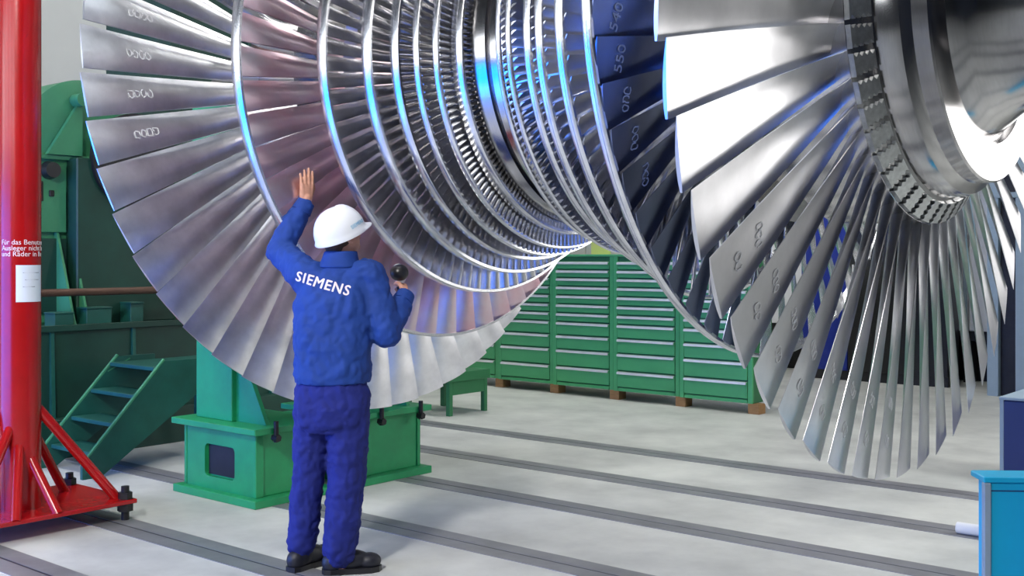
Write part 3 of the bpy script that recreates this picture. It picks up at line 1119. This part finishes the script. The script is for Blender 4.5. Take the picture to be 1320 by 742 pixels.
# ---- trousers
tr_ = bmesh.new()
loft(tr_, [((.012, .0, .97), .165, .112), ((.012, .0, .90), .182, .125), ((.012, -.005, .82), .186, .132), ((.012, -.005, .74), .176, .120), ((.012, 0, .70), .15, .09)])
chain(tr_, [L_HIP + Vector((.01, 0, -.02)), L_HIP.lerp(L_KN, .5), L_KN, L_KN.lerp(L_AN, .5), L_AN + Vector((0, 0, .035))], (.108, .094, .082, .079, .074))
chain(tr_, [R_HIP + Vector((-.01, 0, -.02)), R_HIP.lerp(R_KN, .5), R_KN, R_KN.lerp(R_AN, .5), R_AN + Vector((0, 0, .03))], (.112, .104, .096, .094, .088))
organic('trousers', tr_, 'trouser_cloth', man, 0.009, 5, 0.022, 0.10)

# ---- boots
for an, d, nm in ((L_AN, Vector((.55, .83, 0)), 'l'), (R_AN, Vector((.96, .28, 0)), 'r')):
    d.normalize()
    base = Vector((an.x, an.y, 0))
    bm = bmesh.new()
    ZR = Matrix.Rotation(math.atan2(d.y, d.x), 3, 'Z')
    capsule(bm, base + Vector((0, 0, .14)), base + Vector((0, 0, .07)), .056, .056)
    ball(bm, base - d * .035 + Vector((0, 0, .055)), .055, .048, .055, ZR)
    ball(bm, base + d * .06 + Vector((0, 0, .06)), .09, .046, .052, ZR)
    ball(bm, base + d * .145 + Vector((0, 0, .05)), .062, .050, .042, ZR)
    bt = organic('boot', bm, 'boot_leather', man, 0.006, 4)
    bm = bmesh.new()
    pts = []
    n_ = Vector((-d.y, d.x, 0))
    for (l, w_) in ((-.088, .0), (-.08, .03), (-.05, .044), (.02, .042), (.09, .052), (.15, .054), (.19, .036), (.208, 0), (.19, -.036), (.15, -.054), (.09, -.052), (.02, -.042), (-.05, -.044), (-.08, -.03)):
        q = base + d * l + n_ * w_
        pts.append((q.x, q.y))
    add_prism(bm, pts, 'z', 0.0, 0.028)
    link('sole', to_mesh(bm, 'sole'), 'black_plastic', bt)
    for k in range(3):
        c = base + d * (.045 + .025 * k) + Vector((0, 0, .118 - .012 * k))
        tube('lace', 'black_plastic', bt, c - n_ * .03, c + n_ * .03, .004, n=8)
tube('sock', 'sock_cloth', man, L_AN + Vector((0, 0, -.03)), L_AN + Vector((0, 0, .05)), .05, .05, 18)

# ---- helmet
hm = thing('safety_helmet', 'white safety helmet with light blue lettering worn by the person', 'helmet', 0, 0)
HB = HC + Vector((0, 0, 0)) + HM @ Vector((0, .004, .014))
hm.location = man.location + HB
hm.rotation_euler = HM.to_euler()
bm = bmesh.new()
rows = []
NS = 48
for k, ph in enumerate([0, 8, 18, 30, 42, 54, 65, 75, 83]):
    f = math.radians(ph)
    ring = []
    for i in range(NS):
        a = 2 * PI * i / NS
        ridge = 0.006 * math.exp(-(math.cos(a) / .22) ** 2) * math.sin(f)
        rr = math.cos(f) ** 0.80
        ring.append(bm.verts.new((.113 * rr * math.cos(a), .138 * rr * math.sin(a), .132 * math.sin(f) + ridge)))
    rows.append(ring)
# rim: slightly flared, longer at the peak
outer = []
for i in range(NS):
    a = 2 * PI * i / NS
    pk = max(0.0, math.sin(a)) ** 4
    outer.append(bm.verts.new((.120 * math.cos(a) * (1 + .02 * pk), .145 * math.sin(a) + .042 * pk, -.014 - .006 * pk)))
lower = [bm.verts.new((v.co.x * .985, v.co.y * .985, v.co.z - .005)) for v in outer]
inner = [bm.verts.new((.106 * math.cos(2 * PI * i / NS), .131 * math.sin(2 * PI * i / NS), -.006)) for i in range(NS)]
seq = [inner, lower, outer] + rows
for A, B in zip(seq[:-1], seq[1:]):
    for i in range(NS):
        bm.faces.new((A[i], A[(i + 1) % NS], B[(i + 1) % NS], B[i]))
bm.faces.new(rows[-1])
top_in = bm.verts.new((0, 0, .10))
for i in range(NS):
    bm.faces.new((inner[(i + 1) % NS], inner[i], top_in))
shell = link('shell', to_mesh(bm, 'shell', 50), 'helmet_white', hm)
bpy.context.view_layer.update()


def stick_text(me, tree, origin, xdir, ydir, ndir, lift):
    """press flat lettering onto a surface along -ndir"""
    for v in me.vertices:
        p = origin + xdir * v.co.x + ydir * v.co.y
        loc, nor, idx, dd = tree.ray_cast(p + ndir * .3, -ndir)
        if loc is None:
            loc = p
        v.co = loc + ndir * (lift + v.co.z)


def densify(me, maxlen):
    bm = bmesh.new()
    bm.from_mesh(me)
    bmesh.ops.triangulate(bm, faces=bm.faces)
    for _ in range(3):
        es = [e for e in bm.edges if e.calc_length() > maxlen]
        if not es:
            break
        bmesh.ops.subdivide_edges(bm, edges=es, cuts=1)
    bmesh.ops.triangulate(bm, faces=bm.faces)
    bm.to_mesh(me)
    bm.free()


bm = bmesh.new()
bm.from_mesh(shell.data)
tree_h = BVHTree.FromBMesh(bm)
bm.free()
me = text_mesh('SIEMENS', 0.026, 0.0004, 1.1)
densify(me, .012)
# right side of the helmet, low near the rim; reading direction runs to the peak
nd = Vector((1, .30, .35)).normalized()
xd = Vector((-.28, 1, 0))
xd = (xd - nd * xd.dot(nd)).normalized()
yd = nd.cross(xd)
stick_text(me, tree_h, Vector((.09, .045, .028)), xd, yd, nd, .0008)
link('lettering', me, 'helmet_blue', hm)

bm = bmesh.new()
bm.from_mesh(jacket.data)
tree_j = BVHTree.FromBMesh(bm)
bm.free()
me = text_mesh('SIEMENS', 0.068, 0.0006, 1.14)
bm = bmesh.new()
for dx_, dy_ in ((-.0016, 0), (.0016, 0), (0, .0012), (0, -.0012)):
    k0 = len(bm.verts)
    bm.from_mesh(me)
    bm.verts.ensure_lookup_table()
    for v in bm.verts[k0:]:
        v.co += Vector((dx_, dy_, 0))
bm.to_mesh(me)
bm.free()
densify(me, .02)
cj = Lp(414, 366, -.1)
ra = math.radians(-15)
nd = Vector((0, -1, 0))
stick_text(me, tree_j, cj, Vector((math.cos(ra), 0, math.sin(ra))), Vector((-math.sin(ra), 0, math.cos(ra))), nd, .0012)
# make the lettering bolder by offsetting nothing: the face font is plain
link('lettering', me, 'print_white', jacket)

# ---- inspection lamp in the right hand
G = R_WR + RH @ Vector((0, .085, .030))
lp_ = bpy.data.objects.new('inspection_lamp', None)
COL.objects.link(lp_)
lp_.location = man.location + G
tag(lp_, 'black round-headed inspection lamp held in the right hand', 'lamp')
tube('handle', 'black_plastic', lp_, RXv * -.075, RXv * .055, .0145, .0155, 18)
tube('neck', 'steel_handle', lp_, RXv * .05, RXv * .066, .019, .024, 18)
bm = bmesh.new()
ball(bm, RXv * .100, .048, .048, .044, None, 24)
hd = link('head', to_mesh(bm, 'head', 60), 'black_plastic', lp_)
tube('lens', 'white_paint', hd, RXv * .100 + Vector((-.2, .9, .25)).normalized() * .040, RXv * .100 + Vector((-.2, .9, .25)).normalized() * .050, .034, .034, 24)
